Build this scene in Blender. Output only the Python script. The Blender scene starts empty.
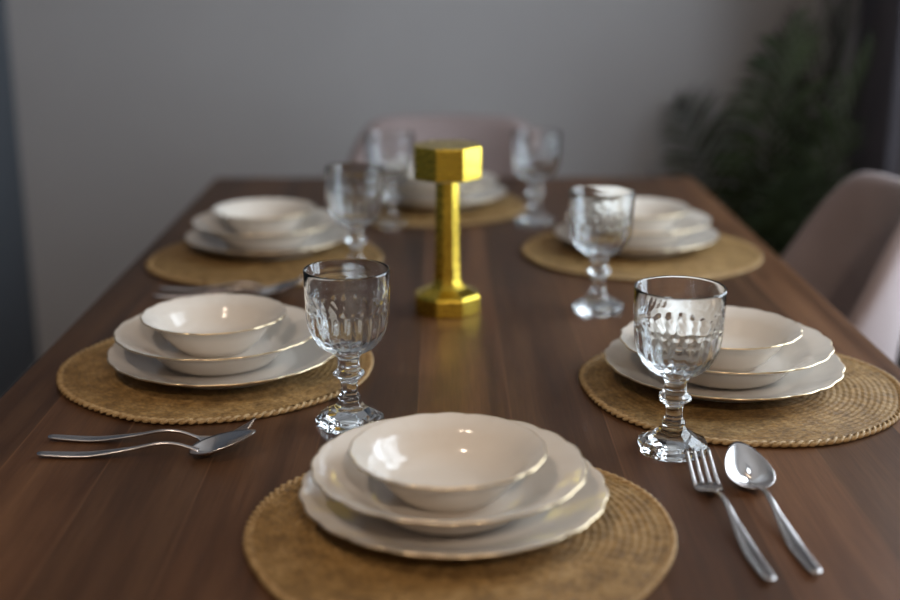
import bpy, math, random
import numpy as np
PI = math.pi
random.seed(7)
rng = np.random.default_rng(11)
scene = bpy.context.scene
COL = scene.collection

# ------------------------------------------------------------------ helpers
def srgb(r, g, b):
    f = lambda c: (c/255/12.92) if c/255 <= .04045 else ((c/255+.055)/1.055)**2.4
    return (f(r), f(g), f(b), 1)

class MB:
    """collects vertices and faces of one mesh"""
    def __init__(s): s.v = []; s.f = []
    def add(s, V, F):
        o = len(s.v); s.v += [tuple(map(float, p)) for p in V]; s.f += [tuple(i+o for i in q) for q in F]
        return s
    def box(s, x0, x1, y0, y1, z0, z1):
        V = [(x, y, z) for z in (z0, z1) for y in (y0, y1) for x in (x0, x1)]
        return s.add(V, [(0,2,3,1),(4,5,7,6),(0,1,5,4),(2,6,7,3),(0,4,6,2),(1,3,7,5)])
    def grid(s, P, close_u=False, close_v=False, flip=False):
        """P: array (nu, nv, 3)"""
        nu, nv = P.shape[:2]; F = []
        for i in range(nu if close_u else nu-1):
            for j in range(nv if close_v else nv-1):
                a, b = i*nv+j, i*nv+(j+1) % nv
                c, d = ((i+1) % nu)*nv+(j+1) % nv, ((i+1) % nu)*nv+j
                F.append((a, d, c, b) if flip else (a, b, c, d))
        return s.add(P.reshape(-1, 3), F)
    def loft(s, st, n=12, power=2.0):
        """stations (centre, side vector, up vector, half width, half height): closed tube"""
        a = np.arange(n)*2*PI/n
        ca, sa = np.cos(a), np.sin(a)
        ca = np.sign(ca)*np.abs(ca)**(2/power); sa = np.sign(sa)*np.abs(sa)**(2/power)
        P = np.array([[np.array(c)+np.array(u)*w*ca[k]+np.array(t)*h*sa[k] for k in range(n)] for c, u, t, w, h in st])
        o = len(s.v); s.grid(P, close_v=True, flip=True)
        m = len(st)
        s.f.append(tuple(o+k for k in range(n))); s.f.append(tuple(o+(m-1)*n+k for k in reversed(range(n))))
        return s
    def tube(s, pts, r, n=8):
        pts = [np.array(p, float) for p in pts]; st = []
        for i, p in enumerate(pts):
            t = pts[min(i+1, len(pts)-1)]-pts[max(i-1, 0)]; t = t/np.linalg.norm(t)
            ref = np.array((0, 0, 1.)) if abs(t[2]) < .9 else np.array((0, 1., 0))
            u = np.cross(ref, t); u /= np.linalg.norm(u); w = np.cross(t, u)
            rr = r[i] if hasattr(r, '__len__') else r
            st.append((p, u, w, rr, rr))
        return s.loft(st, n)
    def volume(s):
        v = 0; A = np.array(s.v)
        for q in s.f:
            for k in range(1, len(q)-1): v += float(np.dot(A[q[0]], np.cross(A[q[k]], A[q[k+1]])))
        return v
    def build(s, name, m, parent=None, smooth=True, angle=None, closed=True):
        if closed and len(s.v) > 8 and s.volume() < 0: s.f = [q[::-1] for q in s.f]    # outward normals
        me = bpy.data.meshes.new(name); me.from_pydata(s.v, [], s.f); me.update()
        if smooth: me.polygons.foreach_set('use_smooth', [True]*len(me.polygons))
        if angle: me.set_sharp_from_angle(angle=math.radians(angle))
        me.materials.append(m)
        o = bpy.data.objects.new(name, me); COL.objects.link(o)
        if parent: o.parent = parent
        return o

def lathe(profile, seg, rf=None, zf=None):
    """grid of revolved profile points; rf(theta array, r, z, i) -> radii"""
    th = np.arange(seg)*2*PI/seg; rows = []
    for i, (r, z) in enumerate(profile):
        R = rf(th, r, z, i) if rf else np.full(seg, r)
        Z = zf(th, r, z, i) if zf else np.full(seg, z)
        rows.append(np.stack([R*np.cos(th), R*np.sin(th), Z], 1))
    return np.array(rows)

def smooth_profile(pts, n=6):
    """Catmull-Rom through the points"""
    P = np.array(pts, float); out = []
    for i in range(len(P)-1):
        p0, p1, p2, p3 = P[max(i-1, 0)], P[i], P[i+1], P[min(i+2, len(P)-1)]
        for k in range(n):
            t = k/n
            out.append(.5*((2*p1)+(p2-p0)*t+(2*p0-5*p1+4*p2-p3)*t*t+(3*p1-p0-3*p2+p3)*t**3))
    out.append(P[-1]); return [tuple(p) for p in out]

def tag(o, label=None, cat=None, group=None, kind=None):
    if label: o['label'] = label
    if cat: o['category'] = cat
    if group: o['group'] = group
    if kind: o['kind'] = kind
    return o
def empty(name, loc, rz=0):
    o = bpy.data.objects.new(name, None); o.empty_display_size = .05; COL.objects.link(o)
    o.location = loc; o.rotation_euler = (0, 0, rz); return o
def copy_tree(o, parent=None):
    c = o.copy(); COL.objects.link(c)
    if parent: c.parent = parent
    for ch in list(o.children): copy_tree(ch, c)
    return c

# ------------------------------------------------------------------ materials
def mat(name, color=(.5, .5, .5, 1), rough=.5, metal=0, **kw):
    m = bpy.data.materials.new(name); m.use_nodes = True
    b = m.node_tree.nodes['Principled BSDF']
    b.inputs['Base Color'].default_value = color; b.inputs['Roughness'].default_value = rough
    b.inputs['Metallic'].default_value = metal
    for k, v in kw.items(): b.inputs[k.replace('_', ' ')].default_value = v
    return m
class NT:
    def __init__(s, m): s.t = m.node_tree; s.b = s.t.nodes['Principled BSDF']
    def n(s, typ, **kw):
        o = s.t.nodes.new(typ)
        for k, v in kw.items():
            if hasattr(o, k): setattr(o, k, v)
            else: o.inputs[k].default_value = v
        return o
    def l(s, a, b): s.t.links.new(a, b)
    def coords(s, scale=(1, 1, 1), kind='Object'):
        tc = s.n('ShaderNodeTexCoord'); mp = s.n('ShaderNodeMapping'); mp.inputs['Scale'].default_value = scale
        s.l(tc.outputs[kind], mp.inputs['Vector']); return mp.outputs['Vector']
    def noise(s, vec, scale, detail=4, rough=.5):
        o = s.n('ShaderNodeTexNoise'); o.inputs['Scale'].default_value = scale; o.inputs['Detail'].default_value = detail
        o.inputs['Roughness'].default_value = rough; s.l(vec, o.inputs['Vector']); return o.outputs['Fac']
    def ramp(s, fac, stops):
        o = s.n('ShaderNodeValToRGB'); e = o.color_ramp.elements
        while len(e) < len(stops): e.new(.5)
        for k, (p, c) in enumerate(stops): e[k].position = p; e[k].color = c
        s.l(fac, o.inputs['Fac']); return o.outputs['Color']
    def math(s, op, a, b=None, c=None):
        o = s.n('ShaderNodeMath'); o.operation = op
        for k, x in enumerate((a, b, c)):
            if x is None: continue
            if isinstance(x, (int, float)): o.inputs[k].default_value = x
            else: s.l(x, o.inputs[k])
        return o.outputs[0]
    def mix(s, typ, fac, a, b):
        o = s.n('ShaderNodeMix'); o.data_type = 'RGBA'; o.blend_type = typ
        for k, x in ((0, fac), (6, a), (7, b)):
            if isinstance(x, (int, float)): o.inputs[k].default_value = x
            elif isinstance(x, tuple): o.inputs[k].default_value = x
            else: s.l(x, o.inputs[k])
        return o.outputs[2]
    def bump(s, h, strength=.2, dist=.01):
        o = s.n('ShaderNodeBump'); o.inputs['Strength'].default_value = strength; o.inputs['Distance'].default_value = dist
        s.l(h, o.inputs['Height']); s.l(o.outputs['Normal'], s.b.inputs['Normal'])

def painted(name, c, bump=.08):
    m = mat(name, c, .75); t = NT(m); v = t.coords()
    n = t.noise(v, 3, 5)
    dk = tuple(x*.94 for x in c[:3])+(1,)
    t.l(t.ramp(n, [(.3, dk), (.7, c)]), t.b.inputs['Base Color'])
    t.bump(t.noise(v, 220, 3), bump, .004); return m
M = {}
M['wall'] = painted('grey_plaster', (.365, .355, .36, 1))
M['wall_blue'] = painted('slate_blue_paint', (.085, .097, .115, 1))
M['ceiling'] = painted('ceiling_paint', (.72, .68, .64, 1))
M['trim'] = mat('white_trim', (.6, .59, .57, 1), .45)

# walnut table: long boards along y
def wood(name, c_dark, c_mid, c_light, board, rough, seam=.0018, axis='x', tone=.55):
    m = mat(name, c_mid, rough); t = NT(m)
    tc = t.n('ShaderNodeTexCoord'); sp = t.n('ShaderNodeSeparateXYZ'); t.l(tc.outputs['Object'], sp.inputs[0])
    xo, yo = (sp.outputs['X'], sp.outputs['Y']) if axis == 'x' else (sp.outputs['Y'], sp.outputs['X'])
    u = t.math('DIVIDE', t.math('ADD', xo, 10.0495), board); idx = t.math('FLOOR', u); fr = t.math('FRACT', u)
    wn = t.n('ShaderNodeTexWhiteNoise'); wn.noise_dimensions = '1D'; t.l(idx, wn.inputs['W'])
    cb = t.n('ShaderNodeCombineXYZ')
    t.l(t.math('MULTIPLY', xo, 26), cb.inputs[0])
    t.l(t.math('ADD', t.math('MULTIPLY', yo, 1.3), t.math('MULTIPLY', wn.outputs['Value'], 37)), cb.inputs[1])
    t.l(t.math('MULTIPLY', wn.outputs['Value'], 19), cb.inputs[2])
    g = t.noise(cb.outputs[0], 1.0, 8, .62)
    col = t.ramp(g, [(.28, c_dark), (.5, c_mid), (.75, c_light)])
    toneR = t.ramp(wn.outputs['Value'], [(0, (tone, tone, tone, 1)), (1, (1.25, 1.2, 1.15, 1))])
    col = t.mix('MULTIPLY', 1.0, col, toneR)
    t.b.inputs['Specular IOR Level'].default_value = .22
    # fine pores
    cb2 = t.n('ShaderNodeCombineXYZ'); t.l(t.math('MULTIPLY', xo, 420), cb2.inputs[0]); t.l(t.math('MULTIPLY', yo, 14), cb2.inputs[1])
    p = t.noise(cb2.outputs[0], 1.0, 3)
    col = t.mix('MULTIPLY', .35, col, t.ramp(p, [(.35, (.45, .42, .4, 1)), (.6, (1, 1, 1, 1))]))
    edge = t.math('LESS_THAN', fr, seam/board)
    col = t.mix('MIX', t.math('MULTIPLY', edge, .35), col, c_light)
    t.l(col, t.b.inputs['Base Color'])
    t.l(t.math('ADD', t.math('MULTIPLY', g, .16), rough-.08), t.b.inputs['Roughness'])
    t.bump(p, .06, .002); return m
M['walnut'] = wood('walnut', (.044, .019, .0088, 1), (.10, .046, .0215, 1), (.17, .085, .041, 1), .098, .47)
M['walnut_leg'] = mat('walnut_leg', (.06, .03, .02, 1), .45)
M['floor'] = wood('oak_floor', (.05, .028, .018, 1), (.1, .058, .036, 1), (.16, .1, .065, 1), .16, .42)

# porcelain
m = M['china'] = mat('porcelain', (.65, .60, .54, 1), .13); m.node_tree.nodes['Principled BSDF'].inputs['Specular IOR Level'].default_value = .5
M['gilt'] = mat('gilt_edge', (.78, .62, .40, 1), .28, 1.0)

# straw
m = M['straw'] = mat('seagrass', (.4, .26, .1, 1), .7); t = NT(m); v = t.coords()
n1 = t.noise(v, 60, 6, .7); n2 = t.noise(v, 260, 3, .6)
c = t.ramp(n1, [(.3, (.125, .068, .019, 1)), (.5, (.245, .142, .043, 1)), (.7, (.36, .235, .098, 1))])
c = t.mix('MULTIPLY', .7, c, t.ramp(n2, [(.3, (.4, .36, .3, 1)), (.62, (1.15, 1.12, 1.05, 1))]))
t.l(c, t.b.inputs['Base Color']); t.bump(n2, .5, .002)
m = M['straw_edge'] = mat('seagrass_edge', (.46, .32, .15, 1), .65); t = NT(m); v = t.coords()
t.l(t.ramp(t.noise(v, 160, 4), [(.3, (.23, .135, .045, 1)), (.7, (.44, .30, .145, 1))]), t.b.inputs['Base Color'])

# glass
m = M['glass'] = mat('pressed_glass', (1, 1, 1, 1), 0.0); b = m.node_tree.nodes['Principled BSDF']
b.inputs['Transmission Weight'].default_value = 1; b.inputs['IOR'].default_value = 1.5
b.inputs['Base Color'].default_value = (.96, .985, 1, 1)
M['steel'] = mat('polished_steel', (.64, .60, .59, 1), .25, 1.0)
m = M['gold'] = mat('brushed_gold', (.70, .49, .065, 1), .24, 1.0); t = NT(m); v = t.coords((60, 60, 900))
t.l(t.math('ADD', t.math('MULTIPLY', t.noise(v, 1, 3), .12), .2), t.b.inputs['Roughness'])
M['opal'] = mat('opal_diffuser', (.8, .78, .72, 1), .5)

# velvet
m = M['velvet'] = mat('taupe_velvet', (.26, .205, .2, 1), .85); t = NT(m); v = t.coords()
t.b.inputs['Sheen Weight'].default_value = .15; t.b.inputs['Sheen Roughness'].default_value = .4
t.l(t.ramp(t.noise(v, 9, 4), [(.35, (.24, .187, .183, 1)), (.7, (.285, .225, .22, 1))]), t.b.inputs['Base Color'])
t.bump(t.noise(v, 600, 2), .15, .001)
M['dark_metal'] = mat('black_metal', (.02, .02, .022, 1), .4, .8)
# plant
m = M['leaf'] = mat('palm_leaf', (.03, .055, .018, 1), .7, Specular_IOR_Level=.25); t = NT(m); v = t.coords()
t.l(t.ramp(t.noise(v, 7, 3), [(.3, (.0085, .0125, .0035, 1)), (.7, (.019, .025, .007, 1))]), t.b.inputs['Base Color'])
M['pot'] = mat('black_pot', (.03, .03, .032, 1), .5)
M['soil'] = mat('soil', (.025, .017, .012, 1), .95)
# curtain
m = M['curtain'] = mat('charcoal_curtain', (.085, .082, .10, 1), .9); t = NT(m); v = t.coords((1, 1, 1))
t.bump(t.noise(v, 500, 2), .2, .001)
# window pane: thin clear glass
m = M['pane'] = bpy.data.materials.new('window_glass'); m.use_nodes = True; nt = m.node_tree; nt.nodes.remove(nt.nodes['Principled BSDF'])
mx = nt.nodes.new('ShaderNodeMixShader'); tr = nt.nodes.new('ShaderNodeBsdfTransparent'); gl = nt.nodes.new('ShaderNodeBsdfGlossy')
fr = nt.nodes.new('ShaderNodeFresnel'); fr.inputs['IOR'].default_value = 1.45; gl.inputs['Roughness'].default_value = 0.0
ge = nt.nodes.new('ShaderNodeNewGeometry'); ma = nt.nodes.new('ShaderNodeMath'); ma.operation = 'MULTIPLY_ADD'
ma.inputs[1].default_value = 1/1.45-1.45; ma.inputs[2].default_value = 1.45
nt.links.new(ge.outputs['Backfacing'], ma.inputs[0]); nt.links.new(ma.outputs[0], fr.inputs['IOR'])     # same reflectance on both faces of the pane
nt.links.new(fr.outputs[0], mx.inputs[0]); nt.links.new(tr.outputs[0], mx.inputs[1]); nt.links.new(gl.outputs[0], mx.inputs[2])
nt.links.new(mx.outputs[0], nt.nodes['Material Output'].inputs['Surface'])

# ------------------------------------------------------------------ the room
XL, XR, YB, YF, ZC = -1.15, 1.20, 3.40, -2.2, 2.60
def struct(name, mb, m, parent=None, smooth=False):
    o = mb.build(name, m, parent, smooth)
    if not parent: o['kind'] = 'structure'
    return o
struct('floor', MB().box(XL-.1, XR+.1, YF-.1, YB+.1, -.1, 0), M['floor'])
struct('ceiling', MB().box(XL-.1, XR+.1, YF-.1, YB+.1, ZC, ZC+.1), M['ceiling'])
struct('wall_back', MB().box(XL-.1, XR+.1, YB, YB+.1, 0, ZC), M['wall'])
struct('wall_left', MB().box(XL-.1, XL, YF, YB, 0, ZC), M['wall_blue'])
struct('wall_front', MB().box(XL-.1, XR+.1, YF-.1, YF, 0, ZC), M['wall'])
WY0, WY1, WZ0, WZ1 = 1.10, 2.45, .60, 2.20
struct('wall_right', MB().box(XR, XR+.1, YF, WY0, 0, ZC).box(XR, XR+.1, WY1, YB, 0, ZC)
       .box(XR, XR+.1, WY0, WY1, 0, WZ0).box(XR, XR+.1, WY0, WY1, WZ1, ZC), M['wall'])
win = struct('window_1', MB().box(XR-.012, XR+.1, WY0-.05, WY0, WZ0-.05, WZ1+.05).box(XR-.012, XR+.1, WY1, WY1+.05, WZ0-.05, WZ1+.05)
             .box(XR-.012, XR+.1, WY0, WY1, WZ1, WZ1+.05).box(XR-.05, XR+.1, WY0-.08, WY1+.08, WZ0-.05, WZ0), M['trim'])
wm = (WY0+WY1)/2
MB().box(XR+.035, XR+.07, WY0, WY0+.05, WZ0, WZ1).box(XR+.035, XR+.07, WY1-.05, WY1, WZ0, WZ1).box(XR+.035, XR+.07, wm-.04, wm+.04, WZ0, WZ1)\
    .box(XR+.035, XR+.07, WY0, WY1, WZ0, WZ0+.05).box(XR+.035, XR+.07, WY0, WY1, WZ1-.05, WZ1).build('window_frame', M['trim'], win, False)
MB().box(XR+.050, XR+.054, WY0+.05, wm-.04, WZ0+.05, WZ1-.05).box(XR+.050, XR+.054, wm+.04, WY1-.05, WZ0+.05, WZ1-.05).build('pane', M['pane'], win, False)
struct('baseboard_back', MB().box(XL+.014, XR-.014, YB-.014, YB, 0, .08), M['trim'])
struct('baseboard_left', MB().box(XL, XL+.014, YF, YB-.0, 0, .08), M['trim'])
struct('baseboard_right', MB().box(XR-.014, XR, YF, YB-.0, 0, .08), M['trim'])

# ------------------------------------------------------------------ the table
TX0, TX1, TY0, TY1, TT = -.485, .540, .60, 2.665, .75
tcx, tcy = (TX0+TX1)/2, (TY0+TY1)/2
table = tag(empty('dining_table', (tcx, tcy, 0)), 'long brown walnut dining table of boards laid for six', 'table')
hx, hy = (TX1-TX0)/2, (TY1-TY0)/2
o = MB().box(-hx, hx, -hy, hy, TT-.035, TT).build('tabletop', M['walnut'], table, False)
bv = o.modifiers.new('bevel', 'BEVEL'); bv.width = .004; bv.segments = 3
ap = .16
MB().box(-hx+ap, hx-ap, -hy+ap, -hy+ap+.022, TT-.105, TT-.035).box(-hx+ap, hx-ap, hy-ap-.022, hy-ap, TT-.105, TT-.035)\
    .box(-hx+ap, -hx+ap+.022, -hy+ap+.022, hy-ap-.022, TT-.105, TT-.035).box(hx-ap-.022, hx-ap, -hy+ap+.022, hy-ap-.022, TT-.105, TT-.035).build('apron', M['walnut_leg'], table, False)
for sx in (-1, 1):
    for sy in (-1, 1):
        lx, ly = sx*(hx-.075), sy*(hy-.075)
        st = [((lx, ly, z), (1, 0, 0), (0, 1, 0), w, w) for z, w in ((TT-.035, .034), (.4, .030), (.0, .024))]
        MB().loft(st, 16, 6).build('leg', M['walnut_leg'], table, True, 40)

# ------------------------------------------------------------------ chairs
def make_chair():
    root = empty('dining_chair', (0, 0, 0))
    A = math.radians(104); nph = 33; loops = []
    for ph in np.linspace(-A, A, nph):
        t_ = max(0, min(1, (abs(math.degrees(ph))-30)/52)); c = 1-t_*t_*(3-2*t_); zt = .605+.252*c; th = .019*(.55+.45*min(1, (A-abs(ph))/.25)); loop = []
        def rad(z):
            v = max(0, min(1, (z-.40)/.47)); return .198+.046*v**.9+.012*c*v*v
        zs = np.linspace(.40, zt-th, 9)
        for z in zs: loop.append((rad(z)+th, z))
        for q in (.3, .5, .7): loop.append((rad(zt)+th*math.cos(q*PI), zt-th+th*math.sin(q*PI)))
        for z in zs[::-1]: loop.append((rad(z)-th, z))
        loop.append((rad(.40), .392))
        loops.append([(r*math.sin(ph), r*math.cos(ph), z) for r, z in loop])
    P = np.array(loops); b = MB(); n = P.shape[1]; b.grid(P, close_v=True)
    b.f.append(tuple(range(n))[::-1]); b.f.append(tuple((nph-1)*n+k for k in range(n)))
    o = b.build('backrest', M['velvet'], root); s = o.modifiers.new('sub', 'SUBSURF'); s.levels = 1; s.render_levels = 1
    prof = [(.0001, .40), (.12, .40), (.155, .402), (.168, .415), (.172, .435), (.166, .455), (.150, .466), (.08, .472), (.0001, .473)]
    sup = lambda th, r, z, i: r*(np.abs(np.cos(th))**3+np.abs(np.sin(th))**3)**(-1/3)
    b = MB().grid(lathe(smooth_profile(prof, 3), 48, sup), close_v=True); b.v = [(x, y-.015, z) for x, y, z in b.v]
    b.build('seat', M['velvet'], root)
    for sx in (-1, 1):
        for sy in (-1, 1):
            MB().tube([(sx*.12, sy*.12-.01, .402), (sx*.17, sy*.17-.01, .2), (sx*.205, sy*.205-.01, 0)], [.013, .011, .008], 12).build('leg', M['dark_metal'], root)
    return root
chair = make_chair()
tag(chair, 'taupe velvet tub chair at the right of the table in front of the palm', 'chair', 'velvet dining chairs')
chair.location = (.512, 2.00, 0); chair.rotation_euler.z = -PI/2
ch2 = copy_tree(chair); ch2.location = (.015, 2.635, 0); ch2.rotation_euler.z = 0; ch2.scale = (1.16, 1, 1)
ch2['label'] = 'taupe velvet tub chair at the far end of the table, behind the gold lamp'

# ------------------------------------------------------------------ placemats
MT = .0062
def make_mat():
    pitch = .0069; nr = 26; per = 5; R = nr*pitch; nth = 400
    rr = np.linspace(.0005, R, nr*per+1); th = np.arange(nth)*2*PI/nth
    rg, tg = np.meshgrid(rr, th, indexing='ij')
    ring = rg/pitch+tg/(2*PI)                       # spiral
    k = np.floor(ring); fr = ring-k
    h = np.sqrt(np.clip(1-(2*fr-1)**2*.92, 0, 1))
    arc = tg*np.maximum(np.round(2*PI*k*pitch/.013), 1)
    h *= .86+.14*np.sin(arc+k*2.4+(fr-.5)*2.2)
    lump = .0007*np.sin(tg*3+1)*np.sin(rg*60)+.0004*np.sin(tg*7+rg*90)
    irregular = 1+(.010*np.sin(3*tg+.6)+.007*np.sin(5*tg+2)+.004*np.sin(9*tg))*(rg/R)**2
    z = .0042+.0019*h+lump*.8
    X = rg*irregular*np.cos(tg); Y = rg*irregular*np.sin(tg)
    b = MB().grid(np.stack([X, Y, z], 2), close_v=True)
    outer = np.stack([np.stack([X[-1], Y[-1], np.full(nth, zz)], 1) for zz in (.0045, .0006)])
    b.grid(outer, close_v=True)
    inner = np.stack([np.stack([X[-1]*q, Y[-1]*q, np.full(nth, .0006)], 1) for q in (1, .002)]); b.grid(inner, close_v=True)
    o = b.build('placemat', M['straw'])
    e = MB(); N = 720; tw = 58
    for s in range(2):
        t = np.arange(N)*2*PI/N; irr = 1+.010*np.sin(3*t+.6)+.007*np.sin(5*t+2)+.004*np.sin(9*t)
        ph = t*tw+s*PI; rad = (R+.001)*irr+.0026*np.cos(ph); zz = .0036+.0012*np.sin(ph)
        a = np.arange(8)*2*PI/8; tr = .0023
        ring = np.stack([np.stack([(rad+tr*math.cos(q))*np.cos(t), (rad+tr*math.cos(q))*np.sin(t), zz+tr*.95*math.sin(q)], 1) for q in a], 1)
        e.grid(ring, close_u=True, close_v=True)
    e.build('braided_edge', M['straw_edge'], o)
    return o
mats = [  # x, y, rotation, scale, where
    (.015, .958, .3, .978, 'front end of the table'),
    (-.262, 1.389, 2.2, .985, 'nearer left side, beside fork and spoon'),
    (.332, 1.317, 4.1, .965, 'nearer right side, above the spoon tip'),
    (-.277, 1.922, 1.2, .99, 'far left side of the table'),
    (.322, 1.962, 5.0, 1.035, 'far right side of the table'),
    (-.025, 2.335, 3.3, 1.0, 'far end behind the gold lamp')]
m0 = make_mat()
for i, (x, y, rz, sc, where) in enumerate(mats):
    o = m0 if i == 0 else copy_tree(m0)
    o.location = (x, y, TT+.0003); o.rotation_euler.z = rz; o.scale = (sc, sc, 1)
    tag(o, 'round woven straw placemat at the '+where, 'placemat', 'straw placemats')

# ------------------------------------------------------------------ china
def make_plate(name, prof_top, prof_bot, n_lobe, amp, seg=288):
    """scalloped rim; profiles run centre->rim (top) and rim->centre (bottom)"""
    R = prof_top[-1][0]
    top = smooth_profile(prof_top, 5); bot = smooth_profile(prof_bot, 5)
    w = lambda r: np.clip((r/R-.66)/.34, 0, 1)**1.6
    def scal(th):
        s = np.abs(np.sin(n_lobe*th/2)); return s**.75-.62+.25*np.cos(n_lobe*th/2+.0)**2*np.cos(2*th)
    rf = lambda th, r, z, i: r*(1+amp*scal(th)*w(r))
    zf = lambda th, r, z, i: z+.055*R*amp*scal(th)*w(r)*3
    b = MB().grid(lathe(top+bot[1:], seg, rf, zf), close_v=True)
    o = b.build(name, M['china'])
    t = np.arange(seg)*2*PI/seg; rad = rf(t, R+.0002, 0, 0); zz = zf(t, R, prof_top[-1][1], 0)-.0006
    a = np.arange(8)*2*PI/8; tr = .0010
    ring = np.stack([np.stack([(rad+tr*math.cos(q))*np.cos(t), (rad+tr*math.cos(q))*np.sin(t), zz+tr*math.sin(q)], 1) for q in a], 1)
    e = MB().grid(ring, close_u=True, close_v=True).build('gilt_edge', M['gilt'], o); e['label'] = 'thin gold line along the scalloped rim'
    return o
dinner = make_plate('dinner_plate',
    [(.0002, .0045), (.04, .0045), (.076, .0048), (.088, .0068), (.100, .0105), (.116, .0165), (.1294, .0222), (.1306, .0222)],
    [(.1306, .0222), (.1306, .0205), (.115, .0135), (.098, .0068), (.086, .0035), (.082, .0), (.078, .0), (.075, .0022), (.04, .002), (.0002, .002)], 22, .015)
soup = make_plate('soup_plate',
    [(.0002, .0100), (.03, .0100), (.058, .0106), (.070, .0138), (.083, .0215), (.095, .0288), (.107, .0338), (.1148, .0365), (.1160, .0365)],
    [(.1160, .0365), (.1159, .0348), (.106, .0302), (.094, .0246), (.082, .0168), (.072, .0086), (.066, .0025), (.062, .0), (.057, .004), (.03, .0065), (.0002, .0065)], 20, .016)
bowl = make_plate('bowl',
    [(.0002, .0055), (.025, .0055), (.041, .0078), (.053, .0145), (.061, .0245), (.067, .0325), (.074, .0380), (.0808, .0420), (.0820, .0420)],
    [(.0820, .0420), (.0818, .0405), (.0735, .0352), (.0648, .0280), (.0572, .0180), (.049, .0085), (.042, .0030), (.0385, .0), (.035, .0), (.032, .0022), (.02, .0022), (.0002, .0022)], 18, .018)
stacks = [  # dinner xy, soup xy, bowl xy, place
    ((.010, .992), (.006, .988), (.005, .982), 'on the front placemat'),
    ((-.251, 1.380), (-.258, 1.384), (-.263, 1.390), 'in the nearer stack on the left'),
    ((.316, 1.334), (.318, 1.336), (.317, 1.334), 'in the nearer stack on the right'),
    ((-.280, 1.978), (-.284, 1.986), (-.288, 1.998), 'in the farther stack on the left'),
    ((.317, 1.988), (.321, 1.996), (.322, 2.003), 'in the farther stack on the right'),
    ((-.008, 2.350), (-.010, 2.355), (-.012, 2.360), 'at the far end behind the gold lamp')]
ZD = TT+MT+.0008; ZS = ZD+.0080; ZB = ZS+.0107
for i, (d, s, b, where) in enumerate(stacks):
    for src, xy, z, lab, cat, grp in ((dinner, d, ZD, 'white scalloped dinner plate, lowest ', 'plate', 'white dinner plates'),
                                      (soup, s, ZS, 'white soup plate, middle one ', 'plate', 'white soup plates'),
                                      (bowl, b, ZB, 'small white scalloped bowl, topmost ', 'bowl', 'white bowls')):
        o = src if i == 0 else copy_tree(src)
        o.location = (xy[0], xy[1], z); o.rotation_euler.z = i*1.1+z*40
        tag(o, lab+where, cat, grp)

# ------------------------------------------------------------------ goblets
def make_goblet():
    root = empty('goblet', (0, 0, 0)); SEG = 144
    octo = lambda th, n=8: math.cos(PI/n)/np.cos((th % (2*PI/n))-PI/n)
    outer = smooth_profile([(.0120, .0730), (.0165, .0752), (.0240, .0792), (.0315, .0862), (.0368, .0955), (.0398, .1060), (.0413, .1170), (.0421, .1280), (.0426, .1400), (.0430, .1565)], 6)
    rim = [(.0430, .1580), (.0425, .1588), (.0418, .1590), (.0412, .1585), (.0409, .1575)]
    inner = smooth_profile([(.0405, .1450), (.0398, .1280), (.0385, .1130), (.0352, .1000), (.0300, .0915), (.0220, .0855), (.0120, .0825), (.0001, .0818)], 5)
    no = len(outer)
    def rf(th, r, z, i):
        if i >= no: return np.full_like(th, r)
        q = np.zeros_like(th)
        w = max(0, min(1, (z-.0745)/.007))*max(0, min(1, (.1215-z)/.004))     # tall flutes on the lower cup
        q += w*.0016*(np.abs(np.cos(th*11))**.8-.55)
        if .1225 < z < .1405:                                                 # raised leaf band
            u = (z-.1225)/.018; e = math.sin(u*PI)
            q += .0003*e*np.clip(np.cos(th*13+4*abs(u-.5)), 0, 1)**.7+.00018*e*np.cos(th*36+u*14)
        for zc in (.1215, .1415): q += .0007*math.exp(-((z-zc)/.0011)**2)     # beads above and below the band
        return r+q
    b = MB().grid(lathe(outer+rim+inner, SEG, rf), close_v=True); b.build('cup', M['glass'], root, closed=False)
    facet = lambda th, r, z, i: r*(.25+.75*octo(th))*1.03
    stem = [(.0120, .0730), (.0126, .0718), (.0122, .0705), (.0108, .0692), (.0106, .0640), (.0112, .0592), (.0124, .0572), (.0150, .0550), (.0158, .0528), (.0150, .0505), (.0116, .0480), (.0092, .0455), (.0083, .0420), (.0082, .0370), (.0090, .0320), (.0112, .0292), (.0118, .0275), (.0110, .0258)]
    rows = lathe(smooth_profile(stem, 2), SEG, facet); rows[0] = lathe([outer[0]], SEG, rf)[0]
    MB().grid(rows[::-1], close_v=True).build('stem', M['glass'], root, closed=False)
    wmix = lambda z: max(0, min(1, (.024-z)/.01))
    ff = lambda th, r, z, i: r*((1-wmix(z))*(.25+.75*octo(th))*1.03+wmix(z)*(.4+.6*octo(th))*1.03)
    foot = smooth_profile([(.0110, .0258), (.0122, .0230), (.0150, .0196), (.0200, .0160), (.0262, .0125), (.0316, .0098)], 3)+[(.0330, .0090), (.0338, .0078), (.0340, .0060), (.0338, .0012), (.0330, .0002), (.0290, .0002)]
    fin = [(.0270, .0016), (.018, .0026), (.0001, .0030)]
    rows = lathe(foot+fin, SEG, ff)
    MB().grid(rows[::-1], close_v=True).build('foot', M['glass'], root, closed=False)
    return root
gob = make_goblet()
goblets = [
    (-.095, 1.212, .15, 'clear pressed glass goblet left of centre, beside the nearer left stack'),
    (.226, 1.140, .32, 'clear pressed glass goblet at right, just above the fork tines'),
    (.2122, 1.628, .1, 'blurred clear goblet in front of the far right stack of plates'),
    (-.127, 1.815, .5, 'blurred clear goblet directly behind the sharp left goblet, right of the far left stack'),
    (-.091, 2.171, .2, 'blurred clear goblet left of the gold lamp shade, at the far place setting'),
    (.167, 2.186, .6, 'blurred clear goblet alone right of the gold lamp near the table end')]
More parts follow.
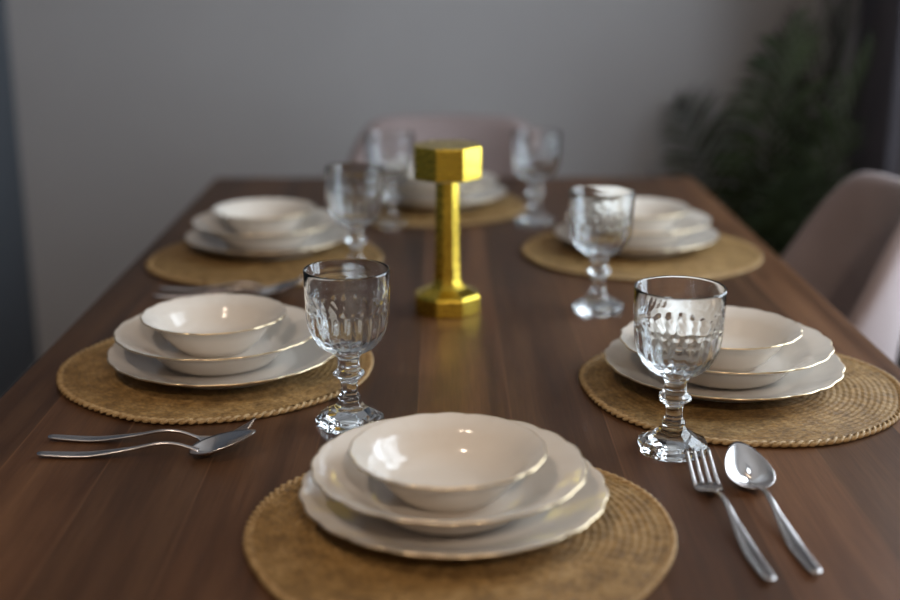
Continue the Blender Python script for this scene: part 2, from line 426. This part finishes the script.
for i, (x, y, rz, lab) in enumerate(goblets):
    o = gob if i == 0 else copy_tree(gob)
    o.location = (x, y, TT+.0003); o.rotation_euler.z = rz; o.scale = (1.01, 1.01, 1.04)
    tag(o, lab, 'glass', 'pressed glass goblets')

# ------------------------------------------------------------------ gold cordless lamp
lamp = tag(empty('table_lamp', (.0075, 1.634, TT+.0002)), 'gold octagonal cordless table lamp standing at the centre of the table', 'lamp')
V0 = math.radians(-90+27)
def octa(prof):
    a = V0+np.arange(8)*PI/4
    P = np.array([[(r*math.cos(q), r*math.sin(q), z) for q in a] for r, z in prof]); b = MB(); b.grid(P, close_v=True)
    n = len(prof); b.f.append(tuple(range(8))[::-1]); b.f.append(tuple((n-1)*8+k for k in range(8))); return b
def bevel(o, w=.0008):
    m_ = o.modifiers.new('bevel', 'BEVEL'); m_.width = w; m_.segments = 2
bevel(octa([(.0455, 0), (.0465, .001), (.0465, .0225), (.0440, .0255), (.0260, .0335), (.0205, .0380)]).build('base', M['gold'], lamp, False))
bevel(octa([(.0200, .0370), (.0185, .046), (.0172, .09), (.0162, .186)]).build('stem', M['gold'], lamp, False))
bevel(octa([(.0440, .1830), (.0470, .1830), (.0470, .2245), (.0455, .2260)]).build('shade', M['gold'], lamp, False))
octa([(.041, .1815), (.041, .1832)]).build('diffuser', M['opal'], lamp, False)

# ------------------------------------------------------------------ cutlery (local: handle end at origin, head along +x)
L = .208
def zline(s):
    return float(np.interp(s, _X, _Z))
_xs = [0, .02, .05, .09, .115, .133, .150, .164, .178, .192, .208]
_zs = [.0042, .0030, .0027, .0080, .0128, .0126, .0078, .0036, .0062, .0140, .0240]
_sp = np.array(smooth_profile(list(zip(_xs, _zs)), 8)); _X, _Z = _sp[:, 0], _sp[:, 1]
def handle(root):
    st = []
    for s, w, h in ((0, .0022, .0008), (.002, .0042, .0012), (.008, .0056, .0015), (.03, .0066, .0016), (.05, .0066, .0016), (.075, .0052, .0016), (.095, .0034, .0017), (.12, .0024, .0017), (.140, .0024, .0015), (.150, .0032, .0013), (.155, .0045, .0011)):
        st.append(((s, 0, zline(s)), (0, 1, 0), (0, 0, 1), w, h))
    dense = []
    A = [np.array(list(c)+[w, h]) for c, _, _, w, h in st]
    D = smooth_profile(A, 4)
    for d in D: dense.append(((d[0], 0, zline(d[0])), (0, 1, 0), (0, 0, 1), d[3], d[4]))
    MB().loft(dense, 14, 2.6).build('handle', M['steel'], root)
def make_fork():
    r = empty('fork', (0, 0, 0)); handle(r); b = MB(); st = []
    for s, w in ((.150, .0028), (.154, .0052), (.158, .0100), (.162, .0122), (.168, .0131), (.174, .0132)):
        st.append(((s, 0, zline(s)), (0, 1, 0), (0, 0, 1), w, .0010))
    b.loft(st, 16, 3.5)
    for k in range(4):
        y0 = (k-1.5)*.0072; st = []
        for s in np.linspace(.170, L, 10):
            q = (s-.170)/(L-.170)
            st.append(((s, y0*(1-.06*q), zline(s)), (0, 1, 0), (-.25*q, 0, 1), .0021-.0010*q, .0010-.0003*q))
        b.loft(st, 10, 3)
    b.build('tines', M['steel'], r); return r
def make_spoon():
    r = empty('spoon', (0, 0, 0)); handle(r)
    x0, x1 = .146, L+.003; nr, nt = 14, 64
    def surf(off):
        P = np.zeros((nr+1, nt, 3))
        for i in range(nr+1):
            rho = max(i/nr, .004)
            for j in range(nt):
                a = j*2*PI/nt; cx = math.cos(a); sy = math.sin(a)
                u = (x0+x1)/2-.003+rho*((x1-x0)/2+(.003 if cx > 0 else -.003))*cx
                wid = .0218*(1-.22*cx*rho)
                y = rho*wid*sy*(abs(sy)**.12 if sy else 1)
                zz = .0075+.0180*((u-x0)/(x1-x0))**1.15-.0080*(1-rho**2.2)*(1-.3*cx)
                P[i, j] = (u, y, zz+off*(1-.5*rho**6))
        return P
    t_, bt = surf(.0), surf(-.0013)
    b = MB().grid(np.concatenate([t_, bt[::-1]]), close_v=True, flip=True)
    b.build('bowl', M['steel'], r); return r
fk, sp = make_fork(), make_spoon()
def lay(src, first, a, b, lab, grp, name, sc=1.0):
    o = src if first else copy_tree(src)
    o.location = (a[0], a[1], TT+.0002); o.rotation_euler.z = math.atan2(b[1]-a[1], b[0]-a[0])
    o.scale = (sc, 1, 1); tag(o, lab, name, grp)
lay(fk, True, (.2535, .868), (.2385, 1.080), 'silver fork on the right, tines by the goblet foot', 'silver forks', 'fork', 1.04)
lay(sp, True, (.2925, .879), (.2790, 1.098), 'silver spoon on the right, outside the fork', 'silver spoons', 'spoon', 1.04)
lay(fk, False, (-.3930, 1.168), (-.182, 1.153), 'silver fork on the left, close to the straw placemat edge', 'silver forks', 'fork')
lay(sp, False, (-.3905, 1.124), (-.182, 1.128), 'silver spoon on the left, nearer the table front than its fork', 'silver spoons', 'spoon')
lay(fk, False, (-.405, 1.735), (-.196, 1.722), 'blurred silver fork beside the far left placemat', 'silver forks', 'fork')
lay(sp, False, (-.405, 1.694), (-.196, 1.700), 'blurred silver spoon behind the nearer left stack of plates', 'silver spoons', 'spoon')

# ------------------------------------------------------------------ palm
palm = tag(empty('potted_palm', (.77, 3.03, 0)), 'dark green potted palm in the right corner behind the velvet chair', 'plant')
pp = [(.0001, 0), (.10, 0), (.112, .006), (.135, .22), (.140, .235), (.134, .24), (.128, .235), (.124, .205)]
MB().grid(lathe(pp, 48), close_v=True).build('pot', M['pot'], palm, True, 40)
MB().grid(lathe([(.0001, .212), (.06, .211), (.126, .206)], 40), close_v=True).build('soil', M['soil'], palm)
def frond(az, tilt, length, droop, seed):
    r_ = random.Random(seed); N = 26; p = np.array((.03*math.cos(az), .03*math.sin(az), .20)); pts = [p.copy()]; el = PI/2-tilt
    dirs = []
    for k in range(N):
        q = k/N; e = el-droop*q**1.7
        d = np.array((math.cos(az)*math.cos(e), math.sin(az)*math.cos(e), math.sin(e))); dirs.append(d)
        p = p+d*length/N; pts.append(p.copy())
    dirs.append(dirs[-1]); b = MB()
    b.tube(pts, [.0055*(1-.8*k/N) for k in range(N+1)], 6)
    side0 = np.array((-math.sin(az), math.cos(az), 0))
    for k in range(7, N+1):
        q = (k-7)/(N-7); ll = (.20*math.sin(PI*(.18+.72*q))**.8+.03)*length/.8
        for s in (-1, 1):
            d = dirs[k]; up = np.cross(d, side0)*-1; up = up if up[2] > 0 else -up
            ang = math.radians(62-34*q+r_.uniform(-6, 6))
            ld = d*math.cos(ang)+side0*s*math.sin(ang)+up*r_.uniform(.1, .35); ld /= np.linalg.norm(ld)
            base = pts[k]+d*r_.uniform(-.006, .006); w = .0085+.002*r_.random()
            n_ = np.cross(ld, d*s); n_ /= np.linalg.norm(n_); wd = np.cross(n_, ld)
            V = []
            for i, (t_, ww) in enumerate(((0, .25), (.2, .9), (.5, 1), (.8, .6), (1, .04))):
                c = base+ld*ll*t_+np.array((0, 0, -1))*ll*.30*t_**2
                V += [c+wd*w*ww+n_*w*ww*.3, c, c-wd*w*ww+n_*w*ww*.3]
            F = []
            for i in range(4):
                for j in range(2): F.append((i*3+j, i*3+j+1, i*3+j+4, i*3+j+3))
            b.add(V, F)
    lim = ((-.25, .19), (-.36, .32))                                     # crowded against the walls, the fronds curl inwards
    def curl(v, lo, hi):
        L_ = hi if v > 0 else -lo; return L_*math.tanh(v/L_)
    b.v = [(curl(x, *lim[0]), curl(y, *lim[1]), z*(1-.15*max(0, min(1, -x/.25)))) for x, y, z in b.v]
    b.build('frond', M['leaf'], palm, closed=False)
FR = [(195, 24, .84, .95), (205, 34, .80, 1.0), (235, 22, .84, .8), (255, 30, .78, .9), (280, 34, .80, 1.0), (185, 30, .86, .9), (215, 26, .88, .9), (245, 32, .80, 1.0), (265, 12, .9, .4), (285, 24, .84, .7), (225, 40, .72, 1.0), (170, 22, .86, .7), (180, 38, .74, 1.1), (200, 30, .80, 1.0), (160, 44, .66, 1.2), (230, 28, .86, .8), (270, 26, .78, .9), (300, 18, .92, .5), (340, 10, .98, .35),
      (20, 12, .96, .45), (60, 14, .92, .5), (110, 20, .88, .7), (140, 28, .80, .9), (250, 48, .62, 1.2), (210, 52, .58, 1.2), (290, 40, .66, 1.1), (190, 16, .84, .6),
      (320, 32, .74, 1.0), (240, 16, .80, .5), (175, 58, .60, 1.0), (150, 12, .92, .5)]
for i, (az, ti, le, dr) in enumerate(FR):
    if 120 < az < 262: le *= .76; ti += 10; dr *= 1.2
    if 150 < az < 216: le *= .86; dr *= 1.15
    frond(math.radians(az), math.radians(ti), le, dr, i)

# ------------------------------------------------------------------ curtain
def make_curtain():
    n = 160; nz = 14; th = .004; P = []
    for side in (0, 1):
        for i in (range(n+1) if side == 0 else range(n, -1, -1)):
            q = i/n; y = 2.74+q*.40; row = []
            for k in range(nz+1):
                z = .012+(ZC-.014)*k/nz; amp = .026*(1-.25*k/nz)
                x = 1.030+amp*math.sin(q*2*PI*5.5+.25*math.sin(z*2))+.006*math.sin(q*31+z)+(th if side else 0)
                row.append((x, y, z))
            P.append(row)
    P = np.array(P); b = MB(); b.grid(P, close_u=True)
    return b.build('curtain', M['curtain'])
tag(make_curtain(), 'dark charcoal pleated curtain hanging at the right edge beside the palm', 'curtain')

# ------------------------------------------------------------------ lights
def ceiling_light(x, y, power, lab):
    r = tag(empty('ceiling_light', (x, y, ZC)), lab, 'ceiling light', 'recessed ceiling lights')
    MB().grid(lathe([(.040, -.003), (.050, -.006), (.056, -.004), (.058, 0)], 40), close_v=True).build('ring', M['trim'], r)
    l = bpy.data.lights.new('bulb', 'AREA'); l.shape = 'DISK'; l.size = .08; l.energy = power; l.color = (1, .80, .62)
    o = bpy.data.objects.new('bulb', l); COL.objects.link(o); o.parent = r; o.location = (0, 0, -.004)
ceiling_light(-.72, 0.10, 14, 'white ringed recessed ceiling light above the left front of the table')
ceiling_light(.55, -1.40, 42, 'added fill light in a white ring, unseen behind the camera near the front wall')  # added warm fill out of view, brightens the right of the back wall
w = bpy.data.worlds.new('sky'); scene.world = w; w.use_nodes = True
bg = w.node_tree.nodes['Background']; bg.inputs['Color'].default_value = (.79, .90, 1.0, 1); bg.inputs['Strength'].default_value = 9
pl = bpy.data.lights.new('window_portal', 'AREA'); pl.shape = 'RECTANGLE'; pl.size = WZ1-WZ0; pl.size_y = WY1-WY0; pl.cycles.is_portal = True
po = bpy.data.objects.new('window_portal', pl); COL.objects.link(po); po.location = (XR+.12, wm, (WZ0+WZ1)/2); po.rotation_euler = (0, PI/2, 0)

# ------------------------------------------------------------------ camera
cam = bpy.data.cameras.new('camera'); co = bpy.data.objects.new('camera', cam); COL.objects.link(co)
cam.sensor_width = 36; cam.lens = 50; cam.clip_start = .02
co.location = (0, 0, 1.223); co.rotation_euler = (math.radians(90-15.685), 0, math.radians(-.40))
cam.dof.use_dof = True; cam.dof.focus_distance = 1.255; cam.dof.aperture_fstop = 2.0
scene.camera = co
scene.view_settings.view_transform = 'Standard'; scene.view_settings.look = 'None'
scene.view_settings.gamma = 1; scene.view_settings.use_curve_mapping = False
scene.view_settings.exposure = 0.0
scene.cycles.max_bounces = 16; scene.cycles.transmission_bounces = 16; scene.cycles.glossy_bounces = 8; scene.cycles.diffuse_bounces = 6
scene.cycles.transparent_max_bounces = 16
scene.cycles.use_denoising = True
